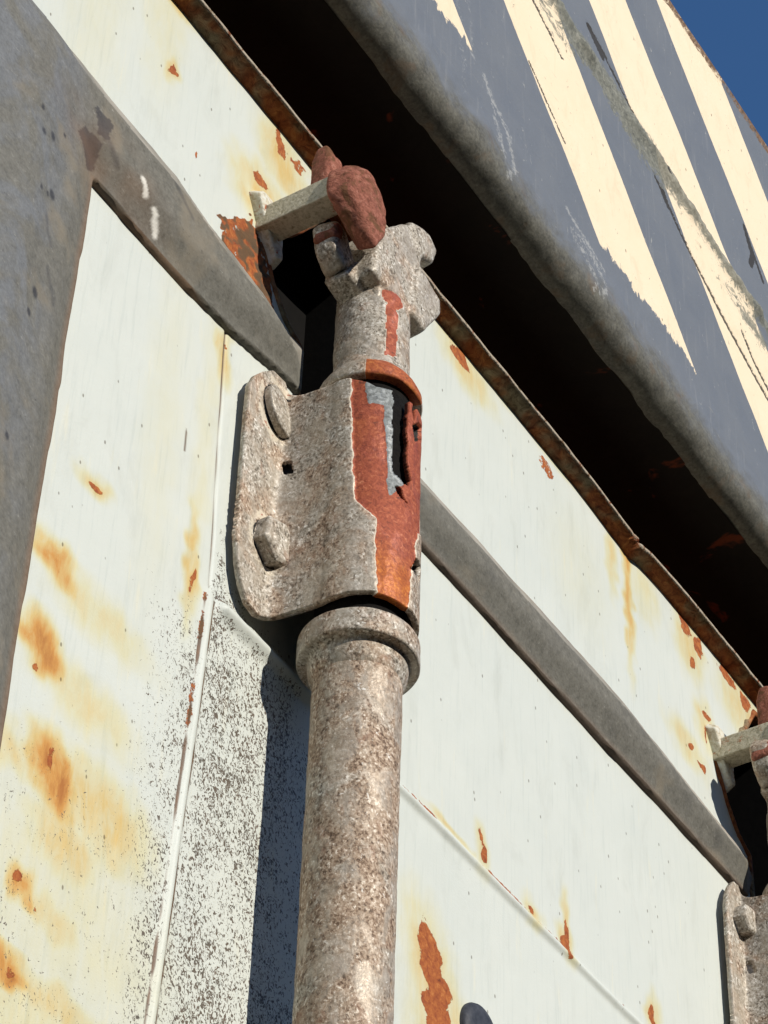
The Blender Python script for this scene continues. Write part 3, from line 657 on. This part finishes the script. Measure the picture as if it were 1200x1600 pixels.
# ------------------------------------------------------------------ bracket
RUSTP = [(-77, 222), (-67, 222), (-30, 222), (12, 222), (40, 226), (50, 200), (48, 175), (42, 152), (13, 145), (7, 137), (11, 131), (1, 123), (0, 114), (-3, 96), (-40, 96), (-42, 118), (-45.4, 140), (-55, 143.5), (-65, 147.5), (-68, 156.6)]
GREYP = [(-60, 212), (-47, 214), (-28, 215), (-20, 207), (-27, 195), (-26, 174), (-25, 166), (-12.7, 163), (-22, 159), (-30, 152), (-34, 161), (-40, 200), (-59, 200)]
SLOTP = [(-30, 213), (-9, 214), (-9, 203), (-8, 175), (0, 168), (-8, 163), (-26, 165), (-30, 174), (-30, 195)]
SLOT2 = [(-25, 159), (-15, 160), (-12, 156), (-5, 154), (-17, 155.5)]
PIT1 = [(-2, 198), (12, 204), (28, 207), (30, 200), (4, 191)]
PIT2 = [(1, 123.5), (13, 132), (28, 133), (26, 128), (20, 121), (12, 122)]
PIT3 = [(-1, 216), (9, 217), (6, 210), (1, 200), (-3, 206)]
bk = empty('rod_bracket', (0, 0, 158), 'pitted grey-brown bracket with peeled orange rust patch and torn slot, bolted over the central rod', 'bracket', 'brackets holding the rods')
BB = (0, 0, 158)
def section(bx, k1, k2):
    """outline in plan, left flange tip to right flange tip"""
    R = 22.2; p = []
    for t in np.linspace(0, 1, 26): p.append((-48 + t * (48 + bx), -6.2))
    a0 = math.radians(-98)                                                       # where the side wall leaves the barrel
    ex, ey = R * math.sin(a0), -30 - R * math.cos(a0)
    b0 = np.array([bx, -6.2]); b3 = np.array([ex, ey]); b1 = b0 + np.array([k1, 0]); b2 = b3 + np.array([-.6, k2])
    for t in np.linspace(0, 1, 34)[1:]: p.append(tuple(b0 * (1 - t) ** 3 + 3 * b1 * t * (1 - t) ** 2 + 3 * b2 * t * t * (1 - t) + b3 * t ** 3))
    for a in np.radians(np.linspace(-98, 98, 190))[1:]: p.append((R * math.sin(a), -30 - R * math.cos(a)))
    q = [(-x, y) for x, y in p[:59]][::-1]
    return np.array(p + q[1:])
sec = section(-30, 6.5, 10); sec_t = section(-25.0, 2.5, 19); ns = len(sec); nz = 190
xx = sec[:, 0]
ax = np.abs(xx)
zhi = np.where(xx < 0, np.interp(-xx, [0, 17, 22, 30, 37, 42, 45.5, 48], [209.5, 209.5, 215, 224, 223, 217, 211, 203]), 209.5 - np.maximum(0, ax - 40) ** 2 * .18)
zlo = np.interp(ax, [0, 16, 21, 26, 32, 38, 43, 46, 48], [103, 103, 102, 99, 96.5, 98, 104, 112, 124])
t = np.linspace(0, 1, nz)
SX, T = np.meshgrid(np.arange(ns), t, indexing='ij')
Z = zlo[SX] + (zhi - zlo)[SX] * T; q = sstep(150, 200, Z); X = sec[SX, 0] * (1 - q) + sec_t[SX, 0] * q; Y = sec[SX, 1] * (1 - q) + sec_t[SX, 1] * q
tg = np.gradient(sec, axis=0); nrm = np.stack([tg[:, 1], -tg[:, 0]], -1); nrm /= np.linalg.norm(nrm, axis=1)[:, None]
td = np.degrees(np.arctan2(X, -(Y + 30)))
j1 = 1.6 * vnoise(td * .4, Z, 4, 3) + .9 * vnoise(td * .4, Z, 1.6, 13); j2 = .7 * vnoise(td * .4, Z, 3.0, 4)
def blur0(m):
    m = m.astype(float)
    for _ in range(2):
        m[1:-1] = (m[:-2] + 2 * m[1:-1] + m[2:]) / 4; m[:, 1:-1] = (m[:, :-2] + 2 * m[:, 1:-1] + m[:, 2:]) / 4
    return m
barrel = (np.abs(td) < 105) & (np.abs(X) < 25)
inr = inpoly(td + j1, Z + j2, RUSTP) & barrel; ing = inpoly(td + j1, Z + j2, GREYP) & barrel
ins = (inpoly(td + j1, Z + j2, SLOTP) | inpoly(td + j1, Z + j2, SLOT2) | inpoly(td, Z, PIT2) | inpoly(td + j1 * .5, Z, PIT3)) & barrel
pit = (inpoly(td, Z, PIT1) & barrel) | inpoly(X, Z, [(-24.7, 173), (-23.3, 173), (-23.3, 180), (-24.7, 180)])
ofs = -.9 * blur0(inr) + .35 * blur0(ing) - 3.0 * pit + .18 * fbm(td * .4, Z, 5, 5) + .15 * fbm(X + Y, Z, 22, 6)
# dark crease where the casting turns from flange to barrel near the top
X = X - nrm[SX, 0] * ofs * -1; Y = Y - nrm[SX, 1] * ofs * -1
w = np.zeros(X.shape + (4,))
def blur(m, n=3):
    m = m.astype(float)
    for _ in range(n):
        m[1:-1] = (m[:-2] + 2 * m[1:-1] + m[2:]) / 4; m[:, 1:-1] = (m[:, :-2] + 2 * m[:, 1:-1] + m[:, 2:]) / 4
    return m
w[..., 0] = blur(inr); w[..., 1] = inr * np.clip(sstep(135, 112, Z) * .9 + .25 * fbm(td * .4, Z, 9, 3), 0, 1); w[..., 2] = blur(ing, 2)
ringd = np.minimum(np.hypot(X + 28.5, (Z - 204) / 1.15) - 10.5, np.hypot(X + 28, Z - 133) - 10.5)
w[..., 3] = np.maximum(pit, .62 * np.exp(-(ringd / 1.1) ** 2) * (np.abs(Y + 6.2) < 2))  # dark pits; the ring paints gap shade around each bolt head
w[..., 0] = np.maximum(w[..., 0], .45 * np.exp(-((ringd - 2.5) / 2.2) ** 2) * (np.abs(Y + 6.2) < 2) * (.7 + .5 * vnoise(X, Z, 4, 3)))
keepv = ~ins
k = keepv[:-1, :-1] & keepv[1:, :-1] & keepv[:-1, 1:] & keepv[1:, 1:]
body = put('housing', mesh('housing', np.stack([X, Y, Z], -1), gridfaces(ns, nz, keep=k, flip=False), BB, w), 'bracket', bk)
sm = body.modifiers.new('thickness', 'SOLIDIFY'); sm.thickness = 2.6 * MM; sm.offset = -1
dg = bpy.context.evaluated_depsgraph_get(); body.data = bpy.data.meshes.new_from_object(body.evaluated_get(dg)); body.modifiers.clear()
def bolt_round(cx, cz, r, h, y0=-6.0, tilt=False):
    m = lathe([(.01, h), (r * .6, h * .98), (r * .9, h * .9), (r * .985, h * .75), (r, h * .5), (r, -1)], 0, 0, 48, .25, (0, 0, 0), 4, rowstep=1)
    for v in m.vertices: v.co = Vector((v.co.x, -v.co.z + (v.co.x * .16 - v.co.y * -.14 if tilt else 0), v.co.y * 1.15)) + Vector((cx - BB[0], y0 - BB[1], cz - BB[2])) * MM
    return m
def bolt_hex(cx, cz, r, h, rot, y0=-6.0):
    pts = []
    for k in range(6):
        a = rot + k * math.pi / 3; c, s = math.cos(a), math.sin(a)
        pts += [(cx + r * c, y0 + 1, cz + r * s), (cx + r * c, y0 - h * .82, cz + r * s), (cx + r * .86 * c, y0 - h, cz + r * .86 * s)]
    return hulls([pts], BB)
put('bolt', bolt_round(-28.5, 204, 10.5, 3.0, -6.0, True), 'bolt', bk)
b2 = put('bolt', bolt_hex(-28, 133, 11, 6.5, .35), 'bolt', bk); cast(b2, .4, 1, 0)
put('bolt', bolt_round(33, 200, 9.5, 3.6), 'bolt', bk); b3 = put('bolt', bolt_hex(33, 130, 9.5, 6.5, .1), 'bolt', bk); cast(b3, .55, 2, .5)

# ------------------------------------------------------------------ cam keeper on the header
kp = empty('cam_keeper', (-40, 0, 306), 'rusty red hammer-headed keeper on a pale arm, hooked by the central rod\'s cam', 'cam keeper', 'cam keepers welded to the header')
KB = (-40, 0, 306)
pb = put('base_plate', hulls([prism([(-53, 317), (-49, 322), (-38, 321), (-31, 306), (-30, 289), (-35, 286), (-42, 296)], .8, -5.0, .15)], KB), 'weld', kp); cast(pb, .6, 16, .4)
am = put('arm', hulls([boxp(-46, -34.5, 2, -39.5, 300, 312)], KB), 'arm', kp); cast(am, .5, 14, .3)
hm = put('hammer_head', hulls([[(-47, -36.5, 300), (-47, -36.5, 312), (-43, -45, 311), (-43, -45, 300), (-39, -37, 313), (-33, -37, 331), (-26, -38, 330), (-35, -38, 296), (-23, -37, 297), (-18, -37, 310)] +
                               [(-36, -48, 318), (-30, -48, 317), (-21, -48, 307), (-21, -48, 293), (-28, -48, 279), (-36, -47, 292), (-26, -39, 284)]], KB), 'keeper', kp); cast(hm, .6, 30, 1.4, .9)
kn = put('lug', hulls([boxp(-44, -35, -34, -25, 306, 330) + [(-43, -32, 338), (-36, -31, 339), (-43, -27, 338), (-36, -27, 339)]], KB), 'keeper', kp); cast(kn, .6, 40, .8, .3)
ke = put('lug_tip', hulls([boxp(-38, -33, -34, -26, 313, 333) + [(-37, -32, 337), (-34, -28, 338), (-37, -28, 337), (-34, -32, 337)]], KB), 'keeper', kn); cast(ke, .6, 26, .6, .2)

# ------------------------------------------------------------------ the neighbours further along the door
DX = 413
copy_thing(rod, 399, 'second locking rod cut by the right edge of the picture, its cam below the lip')
k2 = copy_thing(kp, DX + 2, 'pale cam keeper arm with white base plate at the right edge of the picture')
b_2 = copy_thing(bk, 399, 'grey bracket with pale flange and hex bolt at the lower right edge')
for ch in list(b_2.children):
    if ch.name.startswith('bolt'): bpy.data.objects.remove(ch)
def bolt_for(cx, cz, rot):
    b = put('bolt', bolt_hex(cx, cz, 8.2, 7, rot), 'bolt', b_2); cast(b, .4, 1, 0)
bolt_for(-25.5, 201, .2); bolt_for(-26, 133, .5); bolt_for(33, 200, .1); bolt_for(33, 130, .4)
for ch in b_2.children:
    if ch.name.startswith('housing'):
        ch.data = ch.data.copy(); ch.data.materials[0] = M['cam']        # this one has a narrower flange
        for v in ch.data.vertices:
            if v.co.x < -.022: v.co.x = -.022 + (v.co.x + .022) * .65
for ch in k2.children:
    if ch.name.startswith('hammer_head'):
        ch.data = ch.data.copy(); ch.data.materials[0] = M['arm']
